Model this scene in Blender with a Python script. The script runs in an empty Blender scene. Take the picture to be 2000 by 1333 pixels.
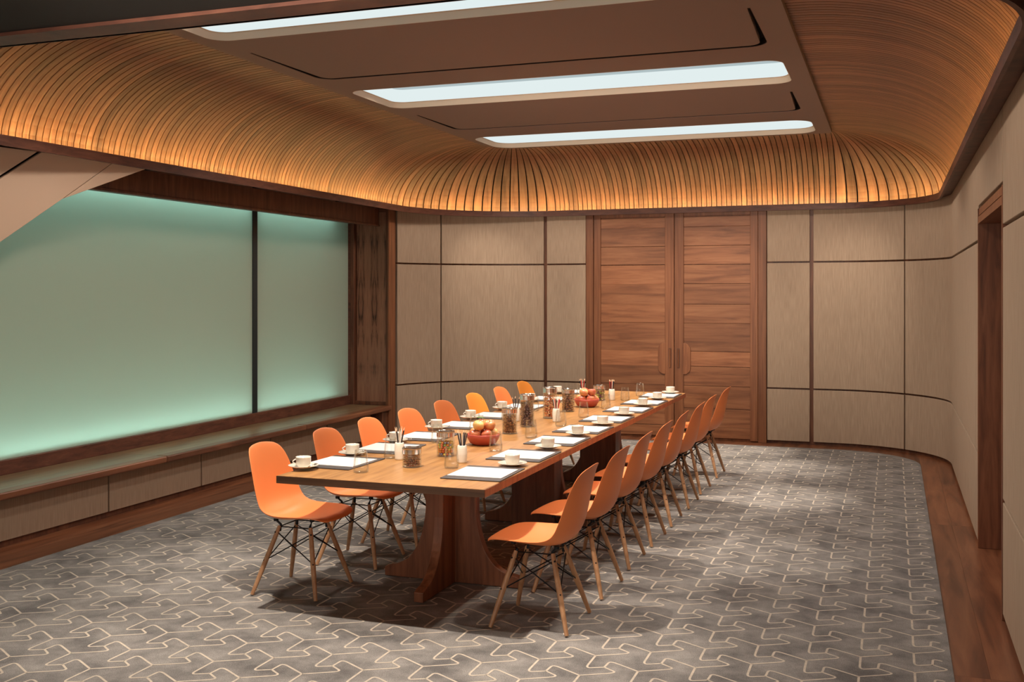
import bpy, bmesh, math, random
from mathutils import Vector, Matrix
random.seed(7)
PI = math.pi
scn = bpy.context.scene
C = scn.collection

# ------------------------------------------------------------------ camera
F = 2060.0
TH = math.atan(745 / F)
CAMH = 1.69
cd = bpy.data.cameras.new('camera')
cam = bpy.data.objects.new('camera', cd); C.objects.link(cam)
cd.sensor_width = 36.0; cd.lens = F / 2000 * 36.0; cd.shift_y = -93.5 / 2000
cd.clip_start = 0.05
cam.location = (0, 0, CAMH); cam.rotation_euler = (PI / 2, 0, TH)
scn.camera = cam
# ------------------------------------------------------------------ world, exposure
w = bpy.data.worlds.new('world'); scn.world = w; w.use_nodes = True
w.node_tree.nodes['Background'].inputs[0].default_value = (0.02, 0.017, 0.015, 1)
w.node_tree.nodes['Background'].inputs[1].default_value = 0.3
scn.view_settings.view_transform = 'Standard'
scn.view_settings.look = 'None'
scn.view_settings.gamma = 1
scn.view_settings.exposure = 0.0
scn.cycles.use_denoising = True
scn.cycles.max_bounces = 8
scn.cycles.transparent_max_bounces = 24
scn.cycles.caustics_reflective = False
scn.cycles.caustics_refractive = False
scn.cycles.sample_clamp_indirect = 4.0

ZC = 3.30                      # underside of the ceiling panel
PX0, PX1, PY0, PY1 = -4.21, -0.58, 4.07, 11.05   # ceiling panel rectangle
WARM = (1.0, 0.85, 0.70)

# ------------------------------------------------------------------ lamps
def spot(name, loc, target, power, size_deg, blend=0.5, col=WARM, rad=0.03):
    l = bpy.data.lights.new(name, 'SPOT'); l.energy = power; l.color = col
    l.spot_size = math.radians(size_deg); l.spot_blend = blend; l.shadow_soft_size = rad
    o = bpy.data.objects.new(name, l); C.objects.link(o); o.location = loc
    o.rotation_euler = (Vector(target) - Vector(loc)).to_track_quat('-Z', 'Y').to_euler()
    return o
def area(name, loc, rot, sx, sy, power, col=WARM):
    l = bpy.data.lights.new(name, 'AREA'); l.shape = 'RECTANGLE'; l.size = sx; l.size_y = sy
    l.energy = power; l.color = col
    o = bpy.data.objects.new(name, l); C.objects.link(o); o.location = loc; o.rotation_euler = rot
    return o
# spots along the table
for y, p in ((4.45, 500), (6.55, 440), (8.6, 450), (10.5, 370)):
    spot('table_spot', (-2.42, y, 3.26), (-2.42, y + 0.25, 0.74), p, 62, 0.8)
# carpet pools
for x, y, p, s in ((-0.85, 8.9, 75, 26), (-0.95, 10.45, 60, 24), (-1.5, 11.5, 50, 22), (-0.8, 6.9, 34, 28),
                   (-4.0, 5.5, 55, 30), (-4.0, 7.6, 45, 28), (-3.7, 3.9, 30, 28), (-4.3, 4.5, 26, 24), (-1.0, 4.6, 26, 34), (-4.0, 9.4, 45, 26)):
    spot('carpet_spot', (x, y, 3.26 if y > 4.2 else 2.61), (x, y, 0), p*5.0, s, 1.0)
# fill spots added along the panel edge to brighten the right-hand chair backs
for y in (4.9, 6.4, 7.9, 9.4):
    spot('chair_fill', (-0.64, y, 3.28), (-1.62, y+0.4, 0.45), 95, 52, 1.0)
# wall washers
for x in (-4.55, -2.9, -1.9, -0.45):
    spot('wall_spot', (x, 10.6, 3.26), (x, 12.15, 1.5), 80, 44, 1.0)
spot('cove_fill', (-1.6, -1.0, 2.0), (-2.2, 12.0, 3.5), 1500, 32, 1.0, (1.0, 0.84, 0.70), 0.1)  # unseen fill added behind the camera to brighten the back cove
# unseen fill light added behind the camera to lift the room
area('rear_fill', (-2.4, -1.6, 1.7), (math.radians(93), 0, 0), 5.0, 2.2, 118, (1.0, 0.81, 0.67))
# broad soft fill spots added in the light slots to boost their light
for y in (5.3, 7.9, 10.55):
    for x, p in ((-3.9, 85), (-2.4, 45), (-0.82, 75)):
        spot('slot_fill', (x, y, 3.28), (x, y, 0), p, 148, 0.35, (1.0, 0.85, 0.72), 0.12)

# ------------------------------------------------------------------ mesh helpers
class MB:
    def __init__(s): s.v = []; s.f = []; s.m = []; s.t = []; s.cm = 0; s.ct = 0.5
    def face(s, idx): s.f.append(idx); s.m.append(s.cm); s.t.append(s.ct)
    def box(s, x0, x1, y0, y1, z0, z1):
        n = len(s.v)
        s.v += [(x0,y0,z0),(x1,y0,z0),(x1,y1,z0),(x0,y1,z0),(x0,y0,z1),(x1,y0,z1),(x1,y1,z1),(x0,y1,z1)]
        for q in ((0,3,2,1),(4,5,6,7),(0,1,5,4),(1,2,6,5),(2,3,7,6),(3,0,4,7)): s.face([n+i for i in q])
        return s
    def hexa(s, b, t):
        n = len(s.v); s.v += list(b) + list(t)
        for q in ((0,3,2,1),(4,5,6,7),(0,1,5,4),(1,2,6,5),(2,3,7,6),(3,0,4,7)): s.face([n+i for i in q])
        return s
    def tube(s, pts, rad, n=8, caps=True):
        pts = [Vector(p) for p in pts]
        if not isinstance(rad, (list, tuple)): rad = [rad] * len(pts)
        base = len(s.v)
        for i, p in enumerate(pts):
            a = pts[max(0, i-1)]; b = pts[min(len(pts)-1, i+1)]
            d = (b - a).normalized()
            up = Vector((0,0,1)) if abs(d.z) < 0.95 else Vector((1,0,0))
            u = d.cross(up).normalized(); v = d.cross(u).normalized()
            for k in range(n):
                an = 2*PI*k/n; q = p + (u*math.cos(an) + v*math.sin(an))*rad[i]
                s.v.append(tuple(q))
        for i in range(len(pts)-1):
            for k in range(n):
                a = base+i*n+k; b = base+i*n+(k+1)%n
                s.face([a, b, b+n, a+n])
        if caps:
            s.face([base+k for k in range(n)][::-1]); s.face([base+(len(pts)-1)*n+k for k in range(n)])
        return s
    def lathe(s, prof, n=32, c=(0,0,0), close=False):
        base = len(s.v); P = len(prof)
        for r, z in prof:
            for k in range(n):
                a = 2*PI*k/n; s.v.append((c[0]+r*math.cos(a), c[1]+r*math.sin(a), c[2]+z))
        rng = P if close else P-1
        for i in range(rng):
            j = (i+1) % P
            for k in range(n):
                s.face([base+i*n+k, base+i*n+(k+1)%n, base+j*n+(k+1)%n, base+j*n+k])
        return s
    def prism(s, poly, fn, t0, t1):
        """poly: 2D outline; fn(a,b,t) -> 3D"""
        n = len(s.v); k = len(poly)
        for t in (t0, t1):
            for a, b in poly: s.v.append(tuple(fn(a, b, t)))
        s.face([n+i for i in range(k)][::-1]); s.face([n+k+i for i in range(k)])
        for i in range(k):
            j = (i+1) % k; s.face([n+i, n+j, n+k+j, n+k+i])
        return s
    def ico(s, c, r, sub=1, scl=(1,1,1), rot=None):
        bm = bmesh.new(); bmesh.ops.create_icosphere(bm, subdivisions=sub, radius=r)
        n = len(s.v)
        for v in bm.verts:
            p = Vector((v.co.x*scl[0], v.co.y*scl[1], v.co.z*scl[2]))
            if rot: p = rot @ p
            s.v.append((c[0]+p.x, c[1]+p.y, c[2]+p.z))
        for f in bm.faces: s.face([n+v.index for v in f.verts])
        bm.free(); return s
    def build(s, name, mat, parent=None, smooth=False, bevel=0, fix=True, seg=2):
        me = bpy.data.meshes.new(name)
        me.from_pydata(s.v, [], s.f)
        mats = mat if isinstance(mat, (list, tuple)) else [mat]
        for m_ in mats: me.materials.append(m_)
        for i, p in enumerate(me.polygons):
            p.material_index = s.m[i]
        at = me.attributes.new('tint', 'FLOAT', 'FACE')
        at.data.foreach_set('value', s.t)
        if fix:
            bm = bmesh.new(); bm.from_mesh(me); bmesh.ops.recalc_face_normals(bm, faces=bm.faces); bm.to_mesh(me); bm.free()
        if smooth: me.polygons.foreach_set('use_smooth', [True]*len(me.polygons))
        o = bpy.data.objects.new(name, me); C.objects.link(o)
        if parent: o.parent = parent
        if bevel:
            b = o.modifiers.new('bevel', 'BEVEL'); b.width = bevel; b.segments = seg; b.limit_method = 'ANGLE'; b.angle_limit = math.radians(40)
        return o
def smooth_by_angle(o, deg=35):
    me = o.data
    me.polygons.foreach_set('use_smooth', [True]*len(me.polygons))
    bm = bmesh.new(); bm.from_mesh(me)
    for e in bm.edges:
        if len(e.link_faces) == 2 and e.calc_face_angle(0) > math.radians(deg): e.smooth = False
    bm.to_mesh(me); bm.free()
    return o
def struct(o): o['kind'] = 'structure'; return o
def thing(name, label, cat, loc=(0,0,0), rz=0, group=None):
    o = bpy.data.objects.new(name, None); C.objects.link(o); o.empty_display_size = 0.05
    o.location = loc; o.rotation_euler = (0,0,rz)
    return tag(o, label, cat, group)
def tag(o, label, cat, group=None):
    o['label'] = label; o['category'] = cat
    if group: o['group'] = group
    return o
def kids(o): return [c for c in bpy.data.objects if c.parent == o]
def copy_tree(o, parent=None):
    c = o.copy(); C.objects.link(c); c.parent = parent
    for ch in kids(o): copy_tree(ch, c)
    return c
def place(proto, used, loc, rz, label, cat, group):
    o = proto if not used[0] else copy_tree(proto)
    used[0] = True
    o.location = loc; o.rotation_euler = (0,0,rz)
    return tag(o, label, cat, group)
def rrect(x0, x1, y0, y1, r, n=8):
    pts = []
    for cx, cy, a0 in ((x1-r,y1-r,0),(x0+r,y1-r,PI/2),(x0+r,y0+r,PI),(x1-r,y0+r,1.5*PI)):
        for i in range(n+1):
            a = a0 + PI/2*i/n; pts.append((cx+r*math.cos(a), cy+r*math.sin(a)))
    return pts

# ------------------------------------------------------------------ materials
def lin(c): return tuple(((x/255)/12.92 if x/255 <= 0.04045 else ((x/255+0.055)/1.055)**2.4) for x in c)
def mat(name, col=(0.5,0.5,0.5), rough=0.5, metal=0.0, spec=0.5, emit=None, es=0, noise=None, coat=0):
    m = bpy.data.materials.new(name); m.use_nodes = True
    nt = m.node_tree; b = nt.nodes['Principled BSDF']
    b.inputs['Base Color'].default_value = (*col, 1); b.inputs['Roughness'].default_value = rough
    b.inputs['Metallic'].default_value = metal; b.inputs['Specular IOR Level'].default_value = spec
    b.inputs['Coat Weight'].default_value = coat
    if emit: b.inputs['Emission Color'].default_value = (*emit, 1); b.inputs['Emission Strength'].default_value = es
    if noise:   # (scale vec, amount, second colour)
        tc = nt.nodes.new('ShaderNodeTexCoord'); mp = nt.nodes.new('ShaderNodeMapping'); mp.inputs['Scale'].default_value = noise[0]
        nz = nt.nodes.new('ShaderNodeTexNoise'); nz.inputs['Scale'].default_value = 1.0; nz.inputs['Detail'].default_value = 5
        mx = nt.nodes.new('ShaderNodeMix'); mx.data_type = 'RGBA'
        rp = nt.nodes.new('ShaderNodeMapRange'); rp.inputs[1].default_value = 0.35; rp.inputs[2].default_value = 0.65
        nt.links.new(tc.outputs['Object'], mp.inputs[0]); nt.links.new(mp.outputs[0], nz.inputs['Vector'])
        nt.links.new(nz.outputs[0], rp.inputs[0]); nt.links.new(rp.outputs[0], mx.inputs[0])
        mx.inputs[6].default_value = (*col, 1); mx.inputs[7].default_value = (*noise[1], 1)
        nt.links.new(mx.outputs[2], b.inputs['Base Color'])
    return m
def wood(name, dark, midc, light, scale=(2,30,30), rough=0.45, tint=0.0, uvgrain=False, spec=0.4, ramp=(0.3,0.52,0.72), mirror=None):
    m = bpy.data.materials.new(name); m.use_nodes = True
    nt = m.node_tree; N = nt.nodes; L = nt.links; b = N['Principled BSDF']
    b.inputs['Roughness'].default_value = rough; b.inputs['Specular IOR Level'].default_value = spec
    tc = N.new('ShaderNodeTexCoord'); at = N.new('ShaderNodeAttribute'); at.attribute_name = 'tint'
    src = tc.outputs['UV'] if uvgrain else tc.outputs['Object']
    if mirror is not None:       # bookmatched veneer: fold the x coordinate about its leaf centres
        sp = N.new('ShaderNodeSeparateXYZ'); L.new(src, sp.inputs[0])
        pp = N.new('ShaderNodeMath'); pp.operation = 'PINGPONG'; pp.inputs[1].default_value = mirror[1]
        ad = N.new('ShaderNodeMath'); ad.operation = 'ADD'; ad.inputs[1].default_value = mirror[0]
        L.new(sp.outputs[0], ad.inputs[0]); L.new(ad.outputs[0], pp.inputs[0])
        cb = N.new('ShaderNodeCombineXYZ'); L.new(pp.outputs[0], cb.inputs[0]); L.new(sp.outputs[2], cb.inputs[2])
        src = cb.outputs[0]
    mp = N.new('ShaderNodeMapping'); mp.inputs['Scale'].default_value = scale
    of = N.new('ShaderNodeVectorMath'); of.operation = 'MULTIPLY_ADD'
    of.inputs[1].default_value = (1,1,1)
    sc = N.new('ShaderNodeVectorMath'); sc.operation = 'SCALE'; sc.inputs[0].default_value = (17.3, 9.1, 23.7)
    L.new(at.outputs['Fac'], sc.inputs['Scale'])
    L.new(src, of.inputs[0]); L.new(sc.outputs[0], of.inputs[2]); L.new(of.outputs[0], mp.inputs[0])
    n1 = N.new('ShaderNodeTexNoise'); n1.inputs['Scale'].default_value = 1; n1.inputs['Detail'].default_value = 6; n1.inputs['Roughness'].default_value = 0.6
    n1.inputs['Distortion'].default_value = 0.6
    L.new(mp.outputs[0], n1.inputs['Vector'])
    cr = N.new('ShaderNodeValToRGB'); e = cr.color_ramp.elements
    e[0].position = ramp[0]; e[0].color = (*dark,1); e[1].position = ramp[2]; e[1].color = (*light,1)
    q = e.new(ramp[1]); q.color = (*midc,1)
    L.new(n1.outputs[0], cr.inputs[0])
    out = cr.outputs[0]
    if tint:
        mr = N.new('ShaderNodeMapRange'); mr.inputs[3].default_value = 1-tint; mr.inputs[4].default_value = 1+tint
        L.new(at.outputs['Fac'], mr.inputs[0])
        vm = N.new('ShaderNodeVectorMath'); vm.operation = 'SCALE'
        L.new(out, vm.inputs[0]); L.new(mr.outputs[0], vm.inputs['Scale']); out = vm.outputs[0]
    L.new(out, b.inputs['Base Color'])
    bp = N.new('ShaderNodeBump'); bp.inputs['Strength'].default_value = 0.08; bp.inputs['Distance'].default_value = 0.002
    L.new(n1.outputs[0], bp.inputs['Height']); L.new(bp.outputs[0], b.inputs['Normal'])
    return m
def thin_glass(name, tintc=(0.97,0.98,0.98), refl=1.0):
    m = bpy.data.materials.new(name); m.use_nodes = True
    nt = m.node_tree; N = nt.nodes; L = nt.links; N.remove(N['Principled BSDF'])
    tr = N.new('ShaderNodeBsdfTransparent'); tr.inputs[0].default_value = (*tintc,1)
    gl = N.new('ShaderNodeBsdfGlossy'); gl.inputs['Roughness'].default_value = 0.02
    lw = N.new('ShaderNodeLayerWeight'); lw.inputs['Blend'].default_value = 0.25
    mu = N.new('ShaderNodeMath'); mu.operation = 'MULTIPLY_ADD'; mu.inputs[1].default_value = 0.28*refl; mu.inputs[2].default_value = 0.03
    mx = N.new('ShaderNodeMixShader'); L.new(lw.outputs['Fresnel'], mu.inputs[0]); L.new(mu.outputs[0], mx.inputs[0])
    L.new(tr.outputs[0], mx.inputs[1]); L.new(gl.outputs[0], mx.inputs[2])
    L.new(mx.outputs[0], N['Material Output'].inputs[0])
    return m

M = {}
M['fabric'] = mat('woven_wall_fabric', (0.325,0.24,0.172), 0.9, spec=0.2, noise=((160,160,6), (0.41,0.31,0.225)))
M['trim'] = wood('dark_teak_trim', (0.065,0.024,0.013), (0.13,0.050,0.026), (0.19,0.078,0.038), (20,20,2), 0.45)
M['rim'] = wood('rim_teak', (0.06,0.022,0.014), (0.11,0.040,0.024), (0.15,0.06,0.034), (6,6,30), 0.5)
M['door'] = wood('teak_door_boards', (0.12,0.042,0.017), (0.25,0.098,0.042), (0.34,0.15,0.068), (1.4,16,17), 0.45, tint=0.32, ramp=(0.26,0.5,0.75))
M['stile'] = wood('teak_door_stile', (0.13,0.045,0.018), (0.21,0.078,0.032), (0.28,0.115,0.05), (30,30,1.2), 0.45, tint=0.2)
M['column'] = wood('bookmatched_veneer', (0.04,0.015,0.009), (0.24,0.11,0.065), (0.34,0.165,0.10), (26,1,2.6), 0.4, mirror=(0.0,0.088), ramp=(0.34,0.46,0.7))
M['slat'] = wood('ceiling_slat_wood', (0.12,0.045,0.025), (0.225,0.095,0.052), (0.32,0.15,0.085), (3.2,1.3,1), 0.42, tint=0.26, uvgrain=True)
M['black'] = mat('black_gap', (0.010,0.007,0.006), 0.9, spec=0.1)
M['ceil'] = mat('brown_ceiling_paint', (0.245,0.18,0.157), 0.75, spec=0.2)
M['charcoal'] = mat('charcoal_soffit_paint', (0.030,0.028,0.026), 0.8, spec=0.2)
M['beige'] = mat('beige_slot_trim', (0.66,0.54,0.41), 0.6)
M['floorwood'] = wood('floor_teak', (0.07,0.024,0.011), (0.17,0.062,0.028), (0.24,0.098,0.045), (14,1.2,8), 0.35, tint=0.25, spec=0.5)
M['table'] = wood('honey_teak_tabletop', (0.23,0.105,0.034), (0.365,0.182,0.062), (0.435,0.23,0.083), (26,2.0,26), 0.34, spec=0.45)
M['pedestal'] = wood('pedestal_teak', (0.10,0.034,0.016), (0.20,0.074,0.034), (0.26,0.105,0.05), (24,24,2.0), 0.4)
M['orange'] = mat('orange_moulded_plastic', (0.84,0.255,0.08), 0.42, spec=0.4)
M['orange2'] = mat('amber_moulded_plastic', (0.90,0.335,0.055), 0.42, spec=0.4)
M['leg'] = wood('chair_leg_maple', (0.30,0.15,0.075), (0.42,0.23,0.12), (0.52,0.30,0.16), (40,40,3), 0.4)
M['blackmetal'] = mat('black_steel_wire', (0.012,0.013,0.016), 0.35, 0.6)
M['china'] = mat('white_china', (0.70,0.66,0.58), 0.18, spec=0.5, coat=0.3)
M['steel'] = mat('polished_steel', (0.75,0.72,0.68), 0.12, 1.0)
M['lid'] = mat('polished_steel_lid', (0.70,0.67,0.63), 0.16, 1.0)
M['leather'] = mat('dark_grey_leather', (0.048,0.042,0.044), 0.42, spec=0.5)
M['paper'] = mat('white_paper', (0.60,0.59,0.58), 0.7)
M['glass'] = thin_glass('clear_glass')
M['bowl'] = mat('red_bowl_glaze', (0.48,0.085,0.055), 0.4)
M['pot'] = mat('ribbed_white_ceramic', (0.72,0.68,0.58), 0.45, noise=((3,3,160),(0.82,0.78,0.70)))
M['stem'] = mat('apple_stem', (0.09,0.045,0.02), 0.7)
M['leaf'] = mat('apple_leaf', (0.10,0.22,0.03), 0.6)
for n_, a_, b_ in (('apple_red',(0.36,0.045,0.03),(0.60,0.22,0.09)),('apple_blush',(0.55,0.12,0.06),(0.80,0.50,0.18)),('apple_yellow',(0.80,0.60,0.22),(0.76,0.30,0.10))):
    M[n_] = mat(n_, a_, 0.25, noise=((16,16,10), b_))
M['pblack'] = mat('black_pencil_paint', (0.015,0.015,0.022), 0.35)
M['pred'] = mat('red_pencil_paint', (0.50,0.03,0.025), 0.35)
M['pwhite'] = mat('white_pencil_paint', (0.75,0.68,0.60), 0.4)
M['ptip'] = mat('sharpened_cedar', (0.72,0.50,0.32), 0.7)

# frosted glass (lit from the cavity behind it) and its cavity
def frosted():
    m = bpy.data.materials.new('frosted_teal_glass'); m.use_nodes = True
    nt = m.node_tree; N = nt.nodes; L = nt.links; N.remove(N['Principled BSDF'])
    tl = N.new('ShaderNodeBsdfTranslucent'); tl.inputs[0].default_value = (0.66,0.80,0.74,1)
    df = N.new('ShaderNodeBsdfDiffuse'); df.inputs[0].default_value = (0.52,0.48,0.39,1)
    mx = N.new('ShaderNodeMixShader'); mx.inputs[0].default_value = 0.55
    L.new(tl.outputs[0], mx.inputs[2]); L.new(df.outputs[0], mx.inputs[1])
    gl = N.new('ShaderNodeBsdfGlossy'); gl.inputs['Roughness'].default_value = 0.35
    m2 = N.new('ShaderNodeMixShader'); m2.inputs[0].default_value = 0.03
    L.new(mx.outputs[0], m2.inputs[1]); L.new(gl.outputs[0], m2.inputs[2])
    L.new(m2.outputs[0], N['Material Output'].inputs[0])
    return m
M['frost'] = frosted()
M['cavity'] = mat('cavity_paint', (0.42,0.50,0.46), 0.9)
def emis(name, col, s):
    m = bpy.data.materials.new(name); m.use_nodes = True
    nt = m.node_tree; N = nt.nodes; N.remove(N['Principled BSDF'])
    e = N.new('ShaderNodeEmission'); e.inputs[0].default_value = (*col,1); e.inputs[1].default_value = s
    nt.links.new(e.outputs[0], N['Material Output'].inputs[0]); return m
M['led'] = emis('warm_led_strip', (1.0,0.70,0.25), 62)
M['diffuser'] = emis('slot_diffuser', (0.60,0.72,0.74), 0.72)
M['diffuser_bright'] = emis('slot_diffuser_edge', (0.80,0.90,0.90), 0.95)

def carpet_mat():
    m = bpy.data.materials.new('grey_carpet_pile'); m.use_nodes = True
    nt = m.node_tree; N = nt.nodes; L = nt.links; b = N['Principled BSDF']
    b.inputs['Roughness'].default_value = 0.95; b.inputs['Specular IOR Level'].default_value = 0.1
    tc = N.new('ShaderNodeTexCoord')
    a = N.new('ShaderNodeTexNoise'); a.inputs['Scale'].default_value = 4.0; a.inputs['Detail'].default_value = 5; a.inputs['Roughness'].default_value = 0.65
    f = N.new('ShaderNodeTexNoise'); f.inputs['Scale'].default_value = 260; f.inputs['Detail'].default_value = 2
    L.new(tc.outputs['Object'], a.inputs['Vector']); L.new(tc.outputs['Object'], f.inputs['Vector'])
    r1 = N.new('ShaderNodeValToRGB'); e = r1.color_ramp.elements
    e[0].position = 0.34; e[0].color = (0.135,0.13,0.13,1); e[1].position = 0.66; e[1].color = (0.29,0.28,0.27,1)
    L.new(a.outputs[0], r1.inputs[0])
    mr = N.new('ShaderNodeMapRange'); mr.inputs[1].default_value = 0.25; mr.inputs[2].default_value = 0.75; mr.inputs[3].default_value = 0.55; mr.inputs[4].default_value = 1.4
    L.new(f.outputs[0], mr.inputs[0])
    vm = N.new('ShaderNodeVectorMath'); vm.operation = 'SCALE'; L.new(r1.outputs[0], vm.inputs[0]); L.new(mr.outputs[0], vm.inputs['Scale'])
    L.new(vm.outputs[0], b.inputs['Base Color'])
    bp = N.new('ShaderNodeBump'); bp.inputs['Strength'].default_value = 0.4; bp.inputs['Distance'].default_value = 0.004
    L.new(f.outputs[0], bp.inputs['Height']); L.new(bp.outputs[0], b.inputs['Normal'])
    return m
M['carpet'] = carpet_mat()
M['carpetline'] = mat('cream_carpet_yarn', (0.56,0.50,0.42), 0.95, spec=0.1, noise=((30,30,30),(0.46,0.41,0.35)))

# ================================================================== SETTING
XR, YB, XL = 0.53, 12.15, -5.5
RR, RL = 1.12, 1.52
XCL = -3.95
ZT = 2.655          # top of the wall panels / underside of the rim shelf
def wall_path(off=0.0, y_start=-1.6):
    """right wall -> round corner -> back wall -> round corner to the column; off > 0 is outwards"""
    pts = [(XR+off, y_start)]
    cx, cy = XR-RR, YB-RR
    for i in range(25):
        a = PI/2*i/24; pts.append((cx+(RR+off)*math.cos(a), cy+(RR+off)*math.sin(a)))
    cx, cy = XCL, YB-RL
    for i in range(25):
        a = PI/2 + (math.radians(75))*i/24
        pts.append((cx+(RL+off)*math.cos(a), cy+(RL+off)*math.sin(a)))
    return pts
def arclen(pts):
    s = [0]
    for i in range(1, len(pts)): s.append(s[-1]+math.dist(pts[i], pts[i-1]))
    return s
IN = wall_path(0.0); OUT = wall_path(0.035); OUT2 = wall_path(0.16)
S = arclen(IN)
def at(path, s):
    for i in range(1, len(S)):
        if s <= S[i] or i == len(S)-1:
            t = (s-S[i-1])/(S[i]-S[i-1]); return (path[i-1][0]+(path[i][0]-path[i-1][0])*t, path[i-1][1]+(path[i][1]-path[i-1][1])*t)
def s_of_back(x): # arclength of the wall point with this x on the back run (incl. corners)
    best = min(range(4000), key=lambda i: abs(at(IN, S[-1]*i/3999)[0]-x) + (0 if at(IN, S[-1]*i/3999)[1] > 10.5 and S[-1]*i/3999 > 12.6 else 99))
    return S[-1]*best/3999
def strip(mb, pa, pb, s0, s1, z0, z1):
    """curved slab between paths pa (room side) and pb (outer) from s0 to s1"""
    ks = [s0] + [s for s in S if s0+1e-4 < s < s1-1e-4] + [s1]
    n = len(mb.v)
    for s in ks:
        a = at(pa, s); b = at(pb, s)
        mb.v += [(a[0],a[1],z0),(a[0],a[1],z1),(b[0],b[1],z1),(b[0],b[1],z0)]
    for i in range(len(ks)-1):
        o = n+4*i
        for q in ((0,1,5,4),(1,2,6,5),(2,3,7,6),(3,0,4,7)): mb.face([o+j for j in q])
    mb.face([n,n+1,n+2,n+3]); e = n+4*(len(ks)-1); mb.face([e,e+1,e+2,e+3])
    return mb
SD = lambda y: y+1.6       # arclength on the right wall for a given y
DY0, DY1, DH = 6.00, 7.62, 2.15      # door opening in the right wall
sB0 = s_of_back(-1.345); sB1 = s_of_back(-3.451)

# wall_right (backing with the doorway cut out) and wall_back
mb = MB(); strip(mb, OUT, OUT2, 0, SD(DY0)-0.03, 0, 2.657); strip(mb, OUT, OUT2, SD(DY0)-0.03, SD(DY1)+0.02, DH+0.02, 2.657); strip(mb, OUT, OUT2, SD(DY1)+0.02, SD(11.0), 0, 2.657)
wall_right = struct(mb.build('wall_right', M['trim']))
mb = MB(); strip(mb, OUT, OUT2, SD(11.0), S[-1], 0, 2.657)
wall_back = struct(mb.build('wall_back', M['trim']))
rows = ((0.035,0.612),(0.630,2.028),(2.046,ZT))
def panels(s0, s1, parent, rws=rows):
    for z0, z1 in rws:
        m_ = MB(); strip(m_, IN, OUT, s0, s1, z0, z1)
        o = m_.build('fabric_panel', M['fabric'], parent, bevel=0.003, seg=1)
        smooth_by_angle(o, 30)
j = [s_of_back(x) for x in (0.109, -0.856, -3.965, -5.107)]
panels(SD(DY1)+0.28, j[0]-0.008, wall_right)
panels(j[0]+0.008, j[1]-0.02, wall_back)
panels(j[1]+0.02, sB0-0.006, wall_back)
panels(sB1+0.006, j[2]-0.02, wall_back)
panels(j[2]+0.02, j[3]-0.008, wall_back)
panels(j[3]+0.008, S[-1]-0.03, wall_back)
# narrow upright panel beside the doorway and panels over and before it
panels(SD(DY1)+0.02, SD(DY1)+0.274, wall_right)
panels(SD(DY0)+0.0, SD(DY1)+0.014, wall_right, ((2.27, ZT),))
panels(SD(3.6), SD(DY0)-0.03, wall_right)
panels(SD(1.2), SD(3.585), wall_right)
panels(SD(-1.6), SD(1.185), wall_right)
# doorway: lining, head bands, dark passage beyond
mb = MB()
x0 = XR
mb.box(x0-0.004, x0+0.9, DY1, DY1+0.02, 0, DH+0.10)         # far jamb
mb.box(x0-0.004, x0+0.9, DY0-0.03, DY0, 0, DH+0.10)         # near jamb
mb.box(x0+0.035, x0+0.9, DY0, DY1, DH, DH+0.02)               # soffit
door_case = struct(mb.build('door_2', M['pedestal'], bevel=0.002))
mb = MB(); mb.box(x0-0.002, x0+0.035, DY0, DY1, DH, 2.195); mb.box(x0+0.003, x0+0.035, DY0, DY1, 2.205, 2.25)
mb.build('door_head', M['stile'], door_case)
mb = MB(); mb.box(x0+0.9, x0+0.95, DY0-0.05, DY1+0.05, 0, DH+0.1)
mb.build('passage_door', M['pedestal'], door_case)

# double door in the back wall
Yd = YB
lz = [0.03,0.155,0.366,0.624,0.847,1.02,1.347,1.564,1.80,2.02,2.238,2.46,2.575]
def door_leaf(name, xa, xb, hinge_left, lightj):
    r = bpy.data.objects.new(name, None); C.objects.link(r); r['kind'] = 'structure'
    r.location = ((xa+xb)/2, Yd, 0)
    ox = (xa+xb)/2
    st = MB()
    sw = 0.085
    st.ct = 0.3; st.box(xa-ox, xa+sw-ox if hinge_left else xa+0.105-ox, -0.002, 0.05, 0.012, 2.64)
    st.ct = 0.6; st.box(xb-(0.105 if hinge_left else sw)-ox, xb-ox, -0.002, 0.05, 0.012, 2.64)
    a = xa+(sw if hinge_left else 0.105); b = xb-(0.105 if hinge_left else sw)
    st.ct = 0.5; st.box(a-ox, b-ox, 0.000, 0.05, 2.58, 2.64)
    st.build('stile', M['stile'], r, bevel=0.003)
    p = MB()
    for i in range(len(lz)-1):
        p.ct = random.choice((0.25,0.4,0.5,0.6)) if i != 4 else 1.0
        off = random.uniform(-0.006, 0.006)
        p.box(a-ox, b-ox, 0.010, 0.045, lz[i]+off*(0 < i), lz[i+1]-0.004+ (0 if i in (3,4) else 0))
    p.build('board_panel', M['door'], r, bevel=0.002, seg=1)
    return r, ox, a, b
mb = MB(); mb.box(-3.451, -1.345, YB+0.03, YB+0.045, 0, ZT); mb.ct = 0.2
mb.box(-3.451, -3.362, YB-0.012, YB+0.045, 0, ZT); mb.box(-1.437, -1.345, YB-0.012, YB+0.045, 0, ZT)
mb.box(-3.362, -1.437, YB, YB+0.045, 2.64, ZT)
door_frame = struct(mb.build('door_1', M['stile'], bevel=0.003)); door_frame.name = 'trim_2'
XM = -2.392
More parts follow.
